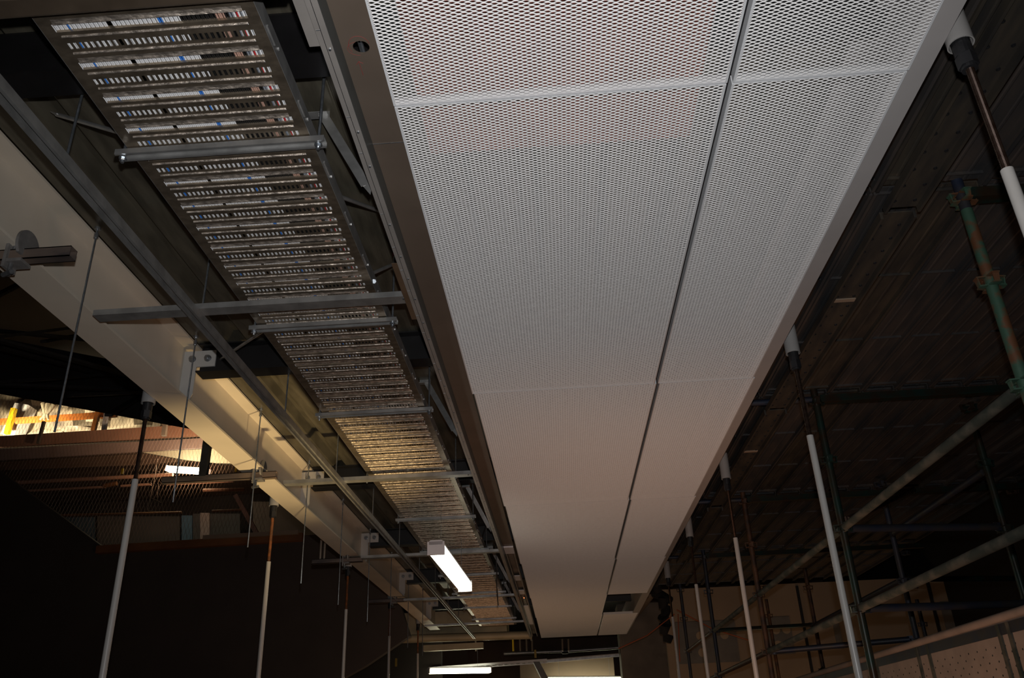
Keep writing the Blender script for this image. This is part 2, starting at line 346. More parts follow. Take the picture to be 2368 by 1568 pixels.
# ------------------------------------------------------------------ ribbed cable tray with slots
TX0, TX1 = -1.315, -0.715
TRAY_Y0 = 0.598
def tray_mesh():
    v = []; f = []; mi = set(); mb = MB()
    P = 0.140; y = TRAY_Y0; n = 33; xs0 = TX0+0.036; xs1 = TX1-0.032; pw = (xs1-xs0)/n
    def quad(xa, xb, ya, yb, za, zb):
        i = len(v); v.extend([(xa, ya, za), (xb, ya, za), (xb, yb, zb), (xa, yb, zb)]); f.append((i, i+1, i+2, i+3))
    def strip(xa, xb, prof, m=0):
        i = len(v)
        if m: mi.update(range(len(f), len(f)+len(prof)-1))
        for (yy, zz) in prof: v.append((xa, yy, zz)); v.append((xb, yy, zz))
        for k in range(len(prof)-1): a = i+2*k; f.append((a, a+1, a+3, a+2))
    def ridge(y0, y1, amp):
        out = []
        for k in range(9): t = k/8; out.append((y0+(y1-y0)*t, ZP-amp*math.sin(math.pi*t)))
        return out
    while y < 14.15:
        far = y > 9.5
        # rims of the long slot, the slot itself stays open
        quad(TX0, xs0, y, y+P, ZP, ZP); quad(xs1, TX1, y, y+P, ZP, ZP)
        b0 = y+0.026
        # near lip of the slot rolled down
        strip(xs0, xs1, [(y-0.002, ZP+0.008), (y, ZP)])
        strip(xs0, xs1, [(b0, ZP+0.010), (b0+0.002, ZP), (b0+0.014, ZP)])
        rx0, rx1 = xs0+0.006, xs1-0.006
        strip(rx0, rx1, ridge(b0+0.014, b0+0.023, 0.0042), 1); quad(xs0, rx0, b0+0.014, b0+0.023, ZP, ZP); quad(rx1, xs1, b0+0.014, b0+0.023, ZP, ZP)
        strip(xs0, xs1, [(b0+0.023, ZP), (y+0.067, ZP)])
        s0, s1 = y+0.067, y+0.090
        if not far:
            for k in range(n): quad(xs0+k*pw, xs0+k*pw+pw*0.48, s0, s1, ZP, ZP)
            for k in range(n):       # slot ends turned up a little
                xa = xs0+k*pw+pw*0.48; xb = xs0+(k+1)*pw
                quad(xa, xb, s0-0.001, s0, ZP+0.004, ZP); quad(xa, xb, s1, s1+0.001, ZP, ZP+0.004)
        else:
            for k in range(n): quad(xs0+k*pw, xs0+k*pw+pw*0.5, s0, s1, ZP, ZP)
        strip(xs0, xs1, [(s1, ZP), (s1+0.011, ZP)])
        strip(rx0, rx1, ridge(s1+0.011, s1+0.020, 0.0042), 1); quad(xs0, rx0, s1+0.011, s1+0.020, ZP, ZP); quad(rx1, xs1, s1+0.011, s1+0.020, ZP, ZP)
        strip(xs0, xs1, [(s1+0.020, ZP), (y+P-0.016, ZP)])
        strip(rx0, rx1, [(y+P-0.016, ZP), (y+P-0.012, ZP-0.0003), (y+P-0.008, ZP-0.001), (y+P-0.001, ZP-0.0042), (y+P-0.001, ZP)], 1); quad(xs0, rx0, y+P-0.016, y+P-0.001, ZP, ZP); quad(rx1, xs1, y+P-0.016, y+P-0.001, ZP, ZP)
        strip(xs0, xs1, [(y+P-0.001, ZP), (y+P, ZP)])
        y += P
    return v, f, mi, y
tr = thing('cable_tray', 'long galvanised perforated cable tray full of data cables, left of the white panels', 'cable tray', (-1.015, 7.3, 1.79))
v, f, mi, yend = tray_mesh()
mb = MB(); mb.v = v; mb.f = f
tb = mb.build('tray_bottom', 'traymetal', tr)
tb.data.materials.append(MT['trayglint'])
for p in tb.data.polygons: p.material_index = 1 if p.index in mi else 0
for sx, nm in ((TX0, -1), (TX1, 1)):
    b = MB(); b.extr([(sx, ZP), (sx+nm*0.0015, ZP), (sx+nm*0.0015, ZP+0.06), (sx-nm*0.012, ZP+0.06), (sx-nm*0.012, ZP+0.057), (sx, ZP+0.057)], 0.6, yend)
    k = 0.75
    while k < 8: b.box(sx+nm*0.0015, sx+nm*0.006, k, k+0.07, ZP+0.012, ZP+0.02); b.tube((sx+nm*0.001, k+0.1, ZP+0.03), (sx+nm*0.006, k+0.1, ZP+0.03), 0.006, 6); k += 0.3
    b.build('side_rail', 'galv', tr)
# data cables lying in the tray, one object each
def cable_mesh(name, m, seed):
    rnd = random.Random(seed); b = MB(); pts = []; yy = 0.62
    while yy < 14.2: pts.append(Vector((rnd.uniform(-0.0012, 0.0012), yy-7.3, rnd.uniform(0, 0.002)))); yy += 0.9
    n = 8
    for k in range(len(pts)-1): b.tube(pts[k], pts[k+1], 0.0031, n, cap=(k in (0, len(pts)-2)))
    me = bpy.data.meshes.new(name); me.from_pydata(b.v, [], b.f); me.update(); me.materials.append(MT[m])
    for p in me.polygons: p.use_smooth = True
    return me
CM = {(k, s): cable_mesh('data_cable', k, s) for k in ('cw', 'cb', 'ck', 'cn', 'cr', 'cg') for s in (1, 2)}
NC = 91
names = {'cw': ('white data cable among the white run on the left of the cable tray', 'white data cables'),
         'ck': ('black cable in the wide black run right of middle in the cable tray', 'black cables in the tray'),
         'cn': ('tan-brown cable between the black cables and the right edge of the tray', 'tan cables in the tray'),
         'cg': ('grey cable near the right edge of the cable tray', 'grey cables in the tray')}
blue_n = 0
seq = []
for i in range(NC):
    q = i/NC
    if i in (8,): k = 'cb'
    elif i in (49, 50): k = 'cb'
    elif i in (26, 27): k = 'gap'
    elif q < 0.645: k = 'cw'
    elif q < 0.815: k = 'ck'
    elif q < 0.86: k = 'cn'
    elif q < 0.88: k = 'ck'
    elif i in (84,): k = 'cr'
    elif i in (81, 82, 86): k = 'cg'
    else: k = 'cwr'
    seq.append(k)
for i, k in enumerate(seq):
    if k == 'gap': continue
    x = TX0+0.024+i*(TX1-TX0-0.048)/(NC-1)
    kk = 'cw' if k == 'cwr' else k
    o = bpy.data.objects.new('data_cable', CM[(kk, 1+i % 2)]); COL.objects.link(o)
    o.location = (x, 7.3, ZP+0.0095+H); ORG[o.name] = Vector((x, 7.3, ZP+0.0095))
    if k == 'cb' and i == 8: tag(o, 'single blue data cable near the left edge of the cable tray', 'cable')
    elif k == 'cb': tag(o, 'one of the paired blue data cables in the middle of the cable tray', 'cable', 'paired blue cables')
    elif k == 'cr': tag(o, 'single red cable near the right edge of the cable tray', 'cable')
    elif k == 'cwr': tag(o, 'white cable at the right edge of the tray, past the tan cables', 'cable', 'white cables at the right edge of the tray')
    elif k == 'ck' and 0.86 <= i/NC: tag(o, 'black cable to the right of the tan cables in the tray', 'cable', 'black cables beside the tan ones')
    else: tag(o, names[k][0], 'cable', names[k][1])

# trapeze brackets under the tray
TY = [2.11, 3.38, 4.51, 5.80, 7.03, 8.35, 9.65, 10.9, 12.1, 13.3]
tl = None
for i, y in enumerate(TY):
    lab = 'galvanised trapeze channel under the cable tray, %s from the camera' % nth(i)
    if i == 0:
        t = thing('tray_bracket', lab, 'bracket', (-1.02, y, 1.765), 'trapeze brackets under the tray')
        b = MB(); b.extr([(y-0.0205, 1.796), (y-0.0205, 1.776), (y-0.013, 1.776), (y-0.013, 1.779), (y-0.018, 1.779), (y-0.018, 1.793), (y+0.018, 1.793), (y+0.018, 1.779), (y+0.013, 1.779), (y+0.013, 1.776), (y+0.0205, 1.776), (y+0.0205, 1.796)], -1.355, -0.668, axis='x')
        b.build('channel', 'galv', t)
        for x in (-1.335, -0.69):
            r = MB().tube((x, y, 1.755), (x, y, 2.155), 0.005, 10).build('threaded_rod', 'zinc', t)
            MB().tube((x, y, 1.763), (x, y, 1.772), 0.0095, 6).tube((x, y, 1.772), (x, y, 1.775), 0.013, 14).tube((x, y, 1.797), (x, y, 1.806), 0.0095, 6).build('nut', 'zinc', r)
            MB().tube((x, y, 2.135), (x, y, 2.158), 0.008, 10).build('rod_cap', 'red', r)
        tl = t
    else: copy_thing(tl, (-1.02, y, 1.765), lab)

# light steel cross channels carrying the future ceiling edge
CY = [3.10, 5.68, 8.28, 10.95, 13.45]
for i, y in enumerate(CY):
    xl = [-1.93, -1.90, -1.93, -1.98, -2.1][i]
    t = thing('ceiling_channel', 'light galvanised channel crossing below the cable tray, %s from the camera' % nth(i), 'channel', (-1.2, y, 1.735), 'galvanised cross channels below the tray')
    b = MB(); w = 0.032; z0, z1 = 1.736, 1.762
    b.extr([(y-w, z0), (y+w, z0), (y+w, z1), (y+w-0.002, z1), (y+w-0.002, z0+0.002), (y-w+0.002, z0+0.002), (y-w+0.002, z1), (y-w, z1)], xl, -0.552, axis='x')
    b.build('channel_section', 'galv', t)
    MB().tube((-0.585, y-0.012, z0), (-0.585, y-0.012, z0-0.004), 0.006, 8).build('screw', 'zinc', t)
b = MB()
b.extr([(1.28, 1.745), (1.33, 1.745), (1.34, 1.738), (1.38, 1.738), (1.39, 1.745), (1.43, 1.745), (1.44, 1.738), (1.49, 1.738), (1.50, 1.745), (1.505, 1.775), (1.27, 1.775)], -2.0, -0.60, axis='x')
tag(b.build('ribbed_channel', mat('brown_galvanised', (0.16, 0.12, 0.085), 0.4, 0.6, var=0.3, scale=8)), 'broad dark ribbed metal strip crossing the very top left corner of the photo', 'channel')
# long double-lipped rail below them
rail = thing('ceiling_rail', 'long dull galvanised channel rail running lengthwise between the cream beam and the cable tray', 'rail', (-1.484, 7.2, 1.698))
b = MB(); x0, x1, z0, z1 = -1.505, -1.464, 1.698, 1.735
b.extr([(x0, z0), (x0+0.011, z0), (x0+0.011, z0+0.005), (x0+0.003, z0+0.005), (x0+0.003, z1-0.003), (x1-0.003, z1-0.003), (x1-0.003, z0+0.005), (x1-0.011, z0+0.005), (x1-0.011, z0), (x1, z0), (x1, z1), (x0, z1)], 0.2, 15.0)
b.build('rail_section', 'galv', rail)

# ------------------------------------------------------------------ galvanised edge trim along the panels
trim = thing('edge_trim', 'long galvanised sheet-metal trim along the left edge of the white panels, with a round hole', 'trim', (-0.49, 7.8, 1.72))
xa, xb = -0.523, -0.421
hx, hy, hr = -0.468, 1.737, 0.0235
mb = MB()
def flat(xp, xq, yp, yq): mb.poly([(xp, yp, ZP), (xp, yq, ZP), (xq, yq, ZP), (xq, yp, ZP)])
s = 0.034
flat(xa, xb, -0.4, hy-s); flat(xa, hx-s, hy-s, hy+s); flat(hx+s, xb, hy-s, hy+s); flat(xa, xb, hy+s, 2.155); flat(xa, xb, 2.157, 4.6); flat(xa, xb, 4.602, 8.30)
ring = []; sq = []
for k in range(24):
    a = 2*math.pi*k/24; c, d = math.cos(a), math.sin(a); q = s/max(abs(c), abs(d))
    ring.append((hx+hr*c, hy+hr*d, ZP)); sq.append((hx+q*c, hy+q*d, ZP))
for k in range(24):
    mb.poly([ring[k], ring[(k+1) % 24], sq[(k+1) % 24], sq[k]])
    a, b_ = ring[k], ring[(k+1) % 24]; mb.poly([a, b_, (b_[0], b_[1], ZP+0.004), (a[0], a[1], ZP+0.004)])
mb.build('soffit_plate', 'galvtrim', trim)
b = MB().box(xa-0.0015, xa, -0.4, 15.9, 1.724, ZP+0.001); b.build('drop_face', 'teal', trim)
b = MB().extr([(xa, 1.722), (xa-0.031, 1.722), (xa-0.031, 1.80), (xa-0.0325, 1.80), (xa-0.0325, 1.7205), (xa, 1.7205)], -0.4, 15.9); b.build('bottom_lip', 'galvlip', trim)
b = MB().box(xa-0.018, xa-0.0165, -0.4, 8, 1.7198, 1.7205)
b.build('lip_seam', 'dark', trim)
rv = MB(); y = 1.66
while y < 8:
    rv.tube((xa-0.010, y, 1.7205), (xa-0.010, y, 1.7175), 0.004, 8); rv.box(xa-0.030, xa-0.018, y-0.07, y-0.068, 1.7195, 1.7207); y += random.choice([0.17, 0.34, 0.22])
rv.build('rivets', 'zinc', trim)['kind'] = 'stuff'
MB().box(xa, xb, 2.1545, 2.1575, ZP-0.0012, ZP-0.0004).build('sheet_joint', 'zinc', trim)
pen = MB(); P_ = []
for k in range(15): a = math.pi*(0.05+k/14*1.15); P_.append(Vector((hx-0.004+0.030*math.cos(a), hy-0.006-0.036*math.sin(a), ZP-0.0006)))
pen.path(P_, 0.0005, 4); P_ = []
for k in range(12): a = math.pi*(0.5+k/11*0.95); P_.append(Vector((hx-0.008+0.032*math.cos(a), hy+0.004+0.028*math.sin(a)*0.9, ZP-0.0006)))
pen.path(P_, 0.0004, 4)
pen.path([Vector((-0.486, 1.845, ZP-0.0006)), Vector((-0.487, 1.790, ZP-0.0006)), Vector((-0.496, 1.802, ZP-0.0006))], 0.0006, 4)
pen.path([Vector((-0.487, 1.790, ZP-0.0006)), Vector((-0.476, 1.798, ZP-0.0006))], 0.0006, 4)
pen.build('pen_mark', 'pen', trim)
# conduit seen through the hole
tag(MB().tube((-0.485, 1.2, 1.87), (-0.485, 2.3, 1.87), 0.008, 10).build('conduit', 'zinc'), 'thin metal conduit glimpsed through the round hole in the trim', 'conduit')
# loose plates fixed on the outside of the trim
tag(MB().box(-0.588, -0.5575, 1.30, 1.655, 1.730, 1.7325).box(-0.559, -0.5575, 1.30, 1.655, 1.730, 1.79).build('splice_plate', 'galvlip'), 'flat grey splice plate on the trim at the top of the photo, cut off short', 'plate')
tag(MB().box(-0.581, -0.5575, 2.79, 3.27, 1.7285, 1.7305).box(-0.559, -0.5575, 2.79, 3.27, 1.730, 1.79).build('splice_plate', mat('brown_plate', (0.20, 0.13, 0.08), 0.45, 0.5, var=0.2, scale=8)), 'brown splice plate on the trim where the nearest cross channel is screwed on', 'plate')
# open service trough with pale covers at the far end of the trim
tr2 = thing('service_trough', 'narrow white lighting trough with loose wires along the far left edge of the panels', 'trough', (-0.47, 12, 1.79))
MB().box(-0.52, -0.425, 8.32, 8.62, 1.785, 1.80).build('end_cover', 'lampbody', tr2)
MB().box(-0.518, -0.508, 8.62, 15.8, 1.785, 1.815).box(-0.437, -0.427, 8.62, 15.8, 1.785, 1.815).build('side_strip', 'galvlip', tr2)
MB().box(-0.51, -0.43, 8.62, 15.8, 1.835, 1.84).build('back_plate', 'concrete', tr2)
for (ya, yb) in ((9.9, 10.2), (10.9, 11.2), (12.2, 14.2)): MB().box(-0.505, -0.44, ya, yb, 1.792, 1.80).build('cover_plate', 'lampbody', tr2)
MB().box(-0.470, -0.460, 11.45, 11.5, 1.785, 1.79).build('indicator_lamp', emit('orange_indicator', (1.0, 0.25, 0.08), 2.0), tr2)
w = MB()
for k in range(4): w.path([Vector((-0.47-0.01*k, 11.2+0.1*k, 1.80)), Vector((-0.475+0.006*k, 11.6, 1.79)), Vector((-0.49+0.012*k, 12.2+0.05*k, 1.80))], 0.003, 5)
w.build('wires', 'pipe', tr2)['kind'] = 'stuff'

# ------------------------------------------------------------------ hangers and braces
sl = ['nearest the camera', 'second from the camera', 'third from the camera', 'fourth, beyond the hanging lamp', 'fifth, near the far end of the tray']
for i, (yt, yb) in enumerate([(2.36, 2.30+0.33), (4.9, 5.05), (7.3, 7.6), (9.9, 10.2), (12.3, 12.6)]):
    t = thing('hanger_strap', 'sloping galvanised strap from deck to trim, ' + sl[i], 'strap', (-0.66, yt, 1.76), 'sloping hanger straps')
    a = Vector((-0.765, yt, 2.125)); b_ = Vector((-0.585, yt-0.02 if i == 0 else yb-0.2, 1.775))
    d = (b_-a)
    m = MB(); m.bar(a, b_, 0.036, 0.002, up=(0, -1, 0.45)); m.bar(a+Vector((0.014, 0.012, 0)), b_+Vector((0.014, 0.012, 0)), 0.002, 0.024, up=(0, -1, 0.45)); m.build('strap', 'galv', t)
    MB().box(-0.815, -0.745, yt-0.02, yt+0.02, 2.12, 2.123).box(-0.815, -0.745, yt+0.018, yt+0.02, 2.12, 2.156).build('top_bracket', 'galv', t)
    MB().prism([b_+Vector((-0.02, 0, 0.01)), b_+Vector((0.022, 0, 0.01)), b_+Vector((0.018, -0.005, -0.045))], (0, 0.003, 0)).build('foot', 'galv', t)
for (p, q, lab) in (((-1.334, 2.094, 1.86), (-1.72, 2.27, 2.13), 'round brace tube on the left side of the tray, nearest the camera'),
                    ((-0.735, 2.50, 1.86), (-0.66, 3.0, 2.12), 'round brace tube from tray to trim, sloping down to the right'),
                    ((-0.735, 3.08, 1.86), (-0.66, 3.40, 2.12), 'round brace tube rising from two bright bolts at the tray edge'),
                    ((-1.34, 3.53, 1.86), (-1.93, 4.36, 2.10), 'round brace tube from the tray down-left to the black cross beam by the fin plate')):
    t = thing('brace_tube', lab, 'brace', p)
    MB().tube(p, q, 0.008, 12).build('tube', 'galv', t, smooth=True)
    p = Vector(p); q = Vector(q); u = (q-p).normalized()
    MB().bar(q-u*0.02, q+u*0.03, 0.022, 0.003).build('flattened_end', 'galv', t)
    if p.y > 3.05 and p.x > -1:
        MB().tube(p+Vector((0, -0.06, -0.02)), p+Vector((0.006, -0.075, -0.03)), 0.010, 6).build('bolt', 'zinc', t)
        MB().tube(p+Vector((0, -0.01, -0.04)), p+Vector((0.006, -0.025, -0.05)), 0.010, 6).build('bolt', 'zinc', t)
        MB().tube(p+Vector((0.02, -0.01, -0.04)), p+Vector((0.026, -0.025, -0.05)), 0.010, 6).build('bolt', 'zinc', t)
# threaded rods hanging from the deck: long free ones beside the cream beam, short ones down to the rail
rods = [(-1.955, 3.02), (-1.955, 4.12), (-1.96, 5.25), (-1.965, 6.45), (-1.965, 7.6), (-1.965, 8.8), (-1.965, 10.0), (-1.965, 11.2), (-1.965, 12.4)]
for i, (x, y) in enumerate(rods):
    t = thing('hanging_rod', 'long thin threaded rod hanging free beside the cream beam, %s from the camera' % nth(i), 'rod', (x, y, 1.20), 'threaded rods beside the cream beam')
    MB().tube((x, y, 1.19+0.01*(i % 3)), (x-0.004, y, 2.155), 0.0045, 8).build('rod', 'zinc', t)
    MB().tube((x-0.004, y, 2.10), (x-0.004, y, 2.125), 0.010, 6).tube((x-0.004, y, 2.145), (x-0.004, y, 2.157), 0.014, 10).build('anchor_nut', 'bolt', t)
for i, y in enumerate([2.05, 3.14, 4.34, 5.5, 6.7, 7.9, 9.1, 10.3, 11.5, 12.7]):
    t = thing('rail_rod', 'short thin threaded rod between the deck and the long rail, %s from the camera' % nth(i), 'rod', (-1.484, y, 1.73), 'threaded rods holding the long rail')
    MB().tube((-1.484, y, 1.73), (-1.484, y, 2.155), 0.0045, 8).build('rod', 'zinc', t)
    MB().tube((-1.484, y, 1.737), (-1.484, y, 1.747), 0.009, 6).build('nut', 'bolt', t)

# ------------------------------------------------------------------ white tubes with threaded tops
def white_tube(x, y, zs, label, group, ztop, rusty=False, zthr=0.36):
    t = thing('white_tube', label, 'tube', (x, y, -H), group)
    MB().pipe((x, y, zs-0.0), (x, y, zs+0.20), 0.037, 0.033, 28).build('sleeve', 'sleeve', t, smooth=True)
    c = MB(); c.tube((x, y, zs+0.05), (x, y, zs-0.045), 0.0265, 18); c.tube((x, y, zs-0.045), (x, y, zs-0.085), 0.0285, 6); c.tube((x, y, zs-0.085), (x, y, zs-0.095), 0.022, 16)
    c.build('coupler', 'dark', t)
    th = MB(); z = zs-0.093; zb = zs-zthr; n = 14; i0 = 0
    rings = int((z-zb)/0.0022)
    for k in range(rings+1):
        rr = 0.0118 if k % 2 else 0.0104
        for q in range(n): a = 2*math.pi*q/n; th.v.append((x+rr*math.cos(a), y+rr*math.sin(a), z-(z-zb)*k/rings))
    for k in range(rings):
        for q in range(n): th.f.append((k*n+q, k*n+(q+1) % n, (k+1)*n+(q+1) % n, (k+1)*n+q))
    th.build('threaded_bar', 'rust' if rusty else 'thread', t, smooth=False)
    MB().pipe((x, y, -H), (x, y, zb), 0.0165, 0.0125, 24).build('tube', 'white', t, smooth=True)
    return t
ly = [4.16, 6.35, 8.83, 11.15, 13.4]
for i, y in enumerate(ly):
    white_tube(-2.195, y, 1.775, 'white vertical tube with %s threaded top on the left, %s from the camera' % ('dark' if i == 0 else 'rusty', nth(i)), 'white tubes under the cream beam', 1.8, rusty=i > 0, zthr=0.43)
ry = [(1.262, 1.885), (1.290, 4.02), (1.330, 6.30), (1.312, 8.28), (1.338, 10.52)]
for i, (x, y) in enumerate(ry):
    white_tube(x, y, 1.79, 'white vertical tube on the right, %s' % ['at the right edge of the photo, nearest the camera', 'second, long and bright in front of the scaffold', 'third from the camera', 'fourth from the camera', 'farthest from the camera'][i], 'white tubes along the right of the panels', 1.8, zthr=0.45)

# ------------------------------------------------------------------ girder clamps with box tubes on the cream beam
def clamp(x, y, label):
    t = thing('beam_clamp', label, 'clamp', (x, y, 1.70), 'scaffold clamps on the cream beam')
    b = MB(); pts = []
    for k in range(22):                              # round cheek plate
        a = math.pi*(-0.25+k/21*1.5); pts.append((x+0.005, y+0.066*math.cos(a), 1.80+0.066*math.sin(a)))
    b.prism(pts, (0.012, 0, 0)); b.build('jaw', 'clampmetal', t)
    MB().box(x-0.05, x+0.02, y-0.032, y+0.032, 1.722, 1.735).box(x-0.05, x-0.038, y-0.036, y+0.036, 1.70, 1.80).build('saddle', 'clampmetal', t)
    MB().tube((x-0.03, y-0.01, 1.67), (x-0.03, y-0.01, 1.80), 0.008, 8).build('bolt', 'bolt', t)
    MB().tube((x-0.05, y-0.01, 1.675), (x+0.0, y-0.035, 1.672), 0.010, 8).build('wing_nut', 'bolt', t)
    return t
MT['clampmetal'] = mat('dusty_clamp_casting', (0.22, 0.21, 0.20), 0.6, 0.4, var=0.3, scale=20, bump=0.2)
def boxtube(x0, x1, y, z, label, m='tubebrown', s=0.045):
    b = MB(); h = s/2; w = 0.004
    b.box(x0, x1, y-h, y+h, z-h, z-h+w); b.box(x0, x1, y-h, y+h, z+h-w, z+h); b.box(x0, x1, y-h, y-h+w, z-h, z+h); b.box(x0, x1, y+h-w, y+h, z-h, z+h)
    return tag(b.build('box_tube', m), label, 'box tube')
MT['tubebrown'] = mat('dusty_box_tube', (0.20, 0.15, 0.12), 0.55, 0.5, col2=(0.07, 0.06, 0.06), scale=10, bump=0.1, stretch=(0.4, 1, 1))
boxtube(-3.0, -1.775, 2.62, 1.758, 'short steel box tube clamped under the cream beam at the left edge of the photo')
boxtube(-2.70, -1.90, 5.50, 1.758, 'dark steel box tube clamped under the cream beam beside the left strip light')
boxtube(-2.46, -1.95, 8.42, 1.758, 'pale steel box tube under the cream beam left of the third fin plate')
boxtube(-2.44, -1.95, 11.0, 1.758, 'farthest small box tube clamped under the cream beam')
clamp(-1.975, 2.62, 'dusty steel girder clamp on the cream beam at the left edge of the photo')
clamp(-2.01, 5.50, 'grey steel girder clamp on the middle of the cream beam')
clamp(-2.10, 8.42, 'small steel girder clamp on the far part of the cream beam')
clamp(-2.10, 11.0, 'farthest steel girder clamp on the cream beam')
tag(MB().bar((-2.42, 5.5, 1.77), (-2.42, 5.5, 2.2), 0.05, 0.05, up=(0, 1, 0)).build('upright_post', 'dark'), 'short dark upright post standing on the box tube beside the left strip light', 'post')
tag(MB().tube((-2.385, 8.42, 1.78), (-2.385, 8.42, 2.1), 0.012, 8).tube((-2.345, 8.42, 1.78), (-2.345, 8.42, 2.1), 0.012, 8).build('twin_uprights', 'pipe'), 'pair of short pale bars rising from the third box tube', 'bars')

# ------------------------------------------------------------------ strip lights
def batten(a, b, label, power_mat='tube', w=0.13, hw=0.8):
    a = Vector(a); b = Vector(b); d = (b-a).normalized(); x = d.cross(Vector((0, 0, 1))).normalized()
    t = thing('strip_light', label, 'strip light', (a+b)/2)
    def prof(sc, e0, e1, zs):
        m = MB(); n = len(zs); i = 0
        for p in (a-d*e0, b+d*e1):
            for (u, z) in zs: m.v.append(tuple(p+x*(u*sc)+Vector((0, 0, z))))
        for k in range(n): m.f.append((k, (k+1) % n, n+(k+1) % n, n+k))
        m.f.append(tuple(range(n))[::-1]); m.f.append(tuple(range(n, 2*n))); return m
    prof(w/2, 0.0, 0.0, [(-hw, 0.045), (-hw, 0.072), (-hw*0.8, 0.08), (hw*0.8, 0.08), (hw, 0.072), (hw, 0.045)]).build('housing', 'lampbody', t)
    prof(w/2, -0.03, -0.03, [(-0.94, 0.045), (-0.94, -0.01), (-0.6, -0.032), (0.6, -0.032), (0.94, -0.01), (0.94, 0.045)]).build('diffuser', power_mat, t)
    for p, s_ in ((a, 1), (b, -1)):
        m = MB(); q = p+d*(0.018*s_)
        m.bar(p+Vector((0, 0, 0.02)), q+Vector((0, 0, 0.02)), w, 0.10); m.build('end_cap', 'lampbody', t)
    for p in (a+d*0.25, b-d*0.25):
        MB().tube(p+Vector((0, 0, 0.08)), p+Vector((0, 0, 0.43 if a.z < 1.4 else 0.5)), 0.002, 5).build('suspension_wire', 'zinc', t)
    return t
MT['lampcap'] = mat('lamp_cap', (0.6, 0.6, 0.62), 0.4)
batten((-0.905, 6.30, 1.355), (-0.87, 8.0, 1.355), 'lit strip light hanging lengthwise below the far part of the cable tray')
batten(at(388, 1087, Y=13.75), at(480, 1093, Y=13.55), 'lit strip light in the hall on the left, seen past the cream beam', 'tube3', w=0.16, hw=0.25)
batten(at(990, 1554, Y=16.2), at(1135, 1552, Y=16.6), 'lit strip light at the bottom of the photo below the pipes', 'tube2', w=0.16)
batten(at(1265, 1574, Y=18.2), at(1440, 1573, Y=18.2), 'strip light just showing at the bottom edge of the photo beside the concrete column', 'tube2', w=0.12)

# ------------------------------------------------------------------ black hoarding, left background
pts = [(0, 1090), (245, 1270), (480, 1256), (770, 1234), (905, 1330), (948, 1470), (845, 1540), (700, 1620), (-150, 1700), (-150, 980)]
hb = MB().prism([at(px, py, Y=13.0) for px, py in pts], (0, 0.15, 0)).build('black_hoarding', 'hoard')
tag(hb, 'big black hoarding board filling the lower left of the photo behind the white tubes', 'hoarding')
def obar(p, q, Y, w, m, name, label, cat, Y2=None, h=None, group=None):
    a = at(*p, Y=Y); b = at(*q, Y=Y2 or Y)
    return tag(MB().bar(a, b, w, h or w, up=(0, 0, 1)).build(name, m), label, cat, group)
# black edge girder and dim roof members of the dark hall
g = MB().prism([at(-60, 770, Y=9.5), at(300, 840, Y=9.5), at(480, 905, Y=9.5), at(480, 992, Y=9.5), at(-60, 893, Y=9.5)], (0, 0.15, 0))
tag(g.build('edge_girder', 'void'), 'black lower edge girder of the dark roof above the lit netting', 'girder')
tr_l = [((-20, 690), (160, 600)), ((-10, 780), (270, 745)), ((-10, 765), (300, 795)), ((-10, 785), (400, 895)), ((0, 805), (250, 870)), ((-10, 885), (310, 862)), ((-10, 890), (400, 905)), ((160, 915), (400, 905)), ((250, 960), (345, 905)), ((100, 790), (260, 760))]
for i, (p, q) in enumerate(tr_l):
    a = at(*p, Y=7.0+0.12*i); b = at(*q, Y=8.6+0.1*i)
    tag(MB().bar(a, b, 0.07, 0.03).build('roof_bar', 'roofbar' if 'roofbar' in MT else 'dark'), 'dim steel roof bar in the dark hall on the left, %s from the top' % nth(i), 'roof bar', 'roof bars of the dark hall')

# lit strip behind the netting
sh = MB(); N = 26
A0, A1, A2, A3 = at(-40, 1015, Y=15.6), at(470, 990, Y=15.6), at(470, 900, Y=15.6), at(-40, 860, Y=15.6)
rnd = random.Random(3)
for j in range(9):
    for i in range(N+1):
        u = i/N; v_ = j/8
        p = (A0*(1-u)+A1*u)*(1-v_)+(A3*(1-u)+A2*u)*v_
        sh.v.append((p.x, p.y+rnd.uniform(-0.12, 0.12), p.z))
for j in range(8):
    for i in range(N): a = j*(N+1)+i; sh.f.append((a, a+1, a+N+2, a+N+1))
o = sh.build('plastic_sheet', 'sheet', smooth=True); tag(o, 'crumpled shiny sheeting brightly lit behind the netting at the left edge', 'sheeting')
mdf = o.modifiers.new('thick', 'SOLIDIFY'); mdf.thickness = 0.01
obar((-20, 977), (270, 958), 15.0, 0.10, 'orange', 'orange_rail', 'horizontal orange scaffold rail behind the netting', 'rail')
obar((16, 1004), (33, 945), 14.9, 0.09, 'yellow', 'yellow_post', 'bright yellow post at the left edge crossing the orange rail', 'post')
obar((216, 996), (228, 950), 14.9, 0.08, 'orange', 'orange_post', 'short orange post under the dark girder, right of the white cloth', 'post')
obar((88, 1026), (102, 975), 13.85, 0.05, 'pipe', 'grey_stake', 'thin grey stake below the tied white cloth', 'stake')
obar((240, 998), (247, 952), 14.3, 0.07, 'lampbody', 'grey_post', 'short grey post right of the orange post', 'post')
obar((379, 1008), (383, 975), 13.0, 0.07, 'pipe', 'small_post', 'small grey upright near where the fascia meets the cream beam', 'post')
obar((27, 1012), (60, 940), 15.3, 0.30, 'lampbody', 'leaning_board', 'leaning pale grey board behind the yellow post', 'board')
c = MB(); base = at(108, 952, Y=14.75)
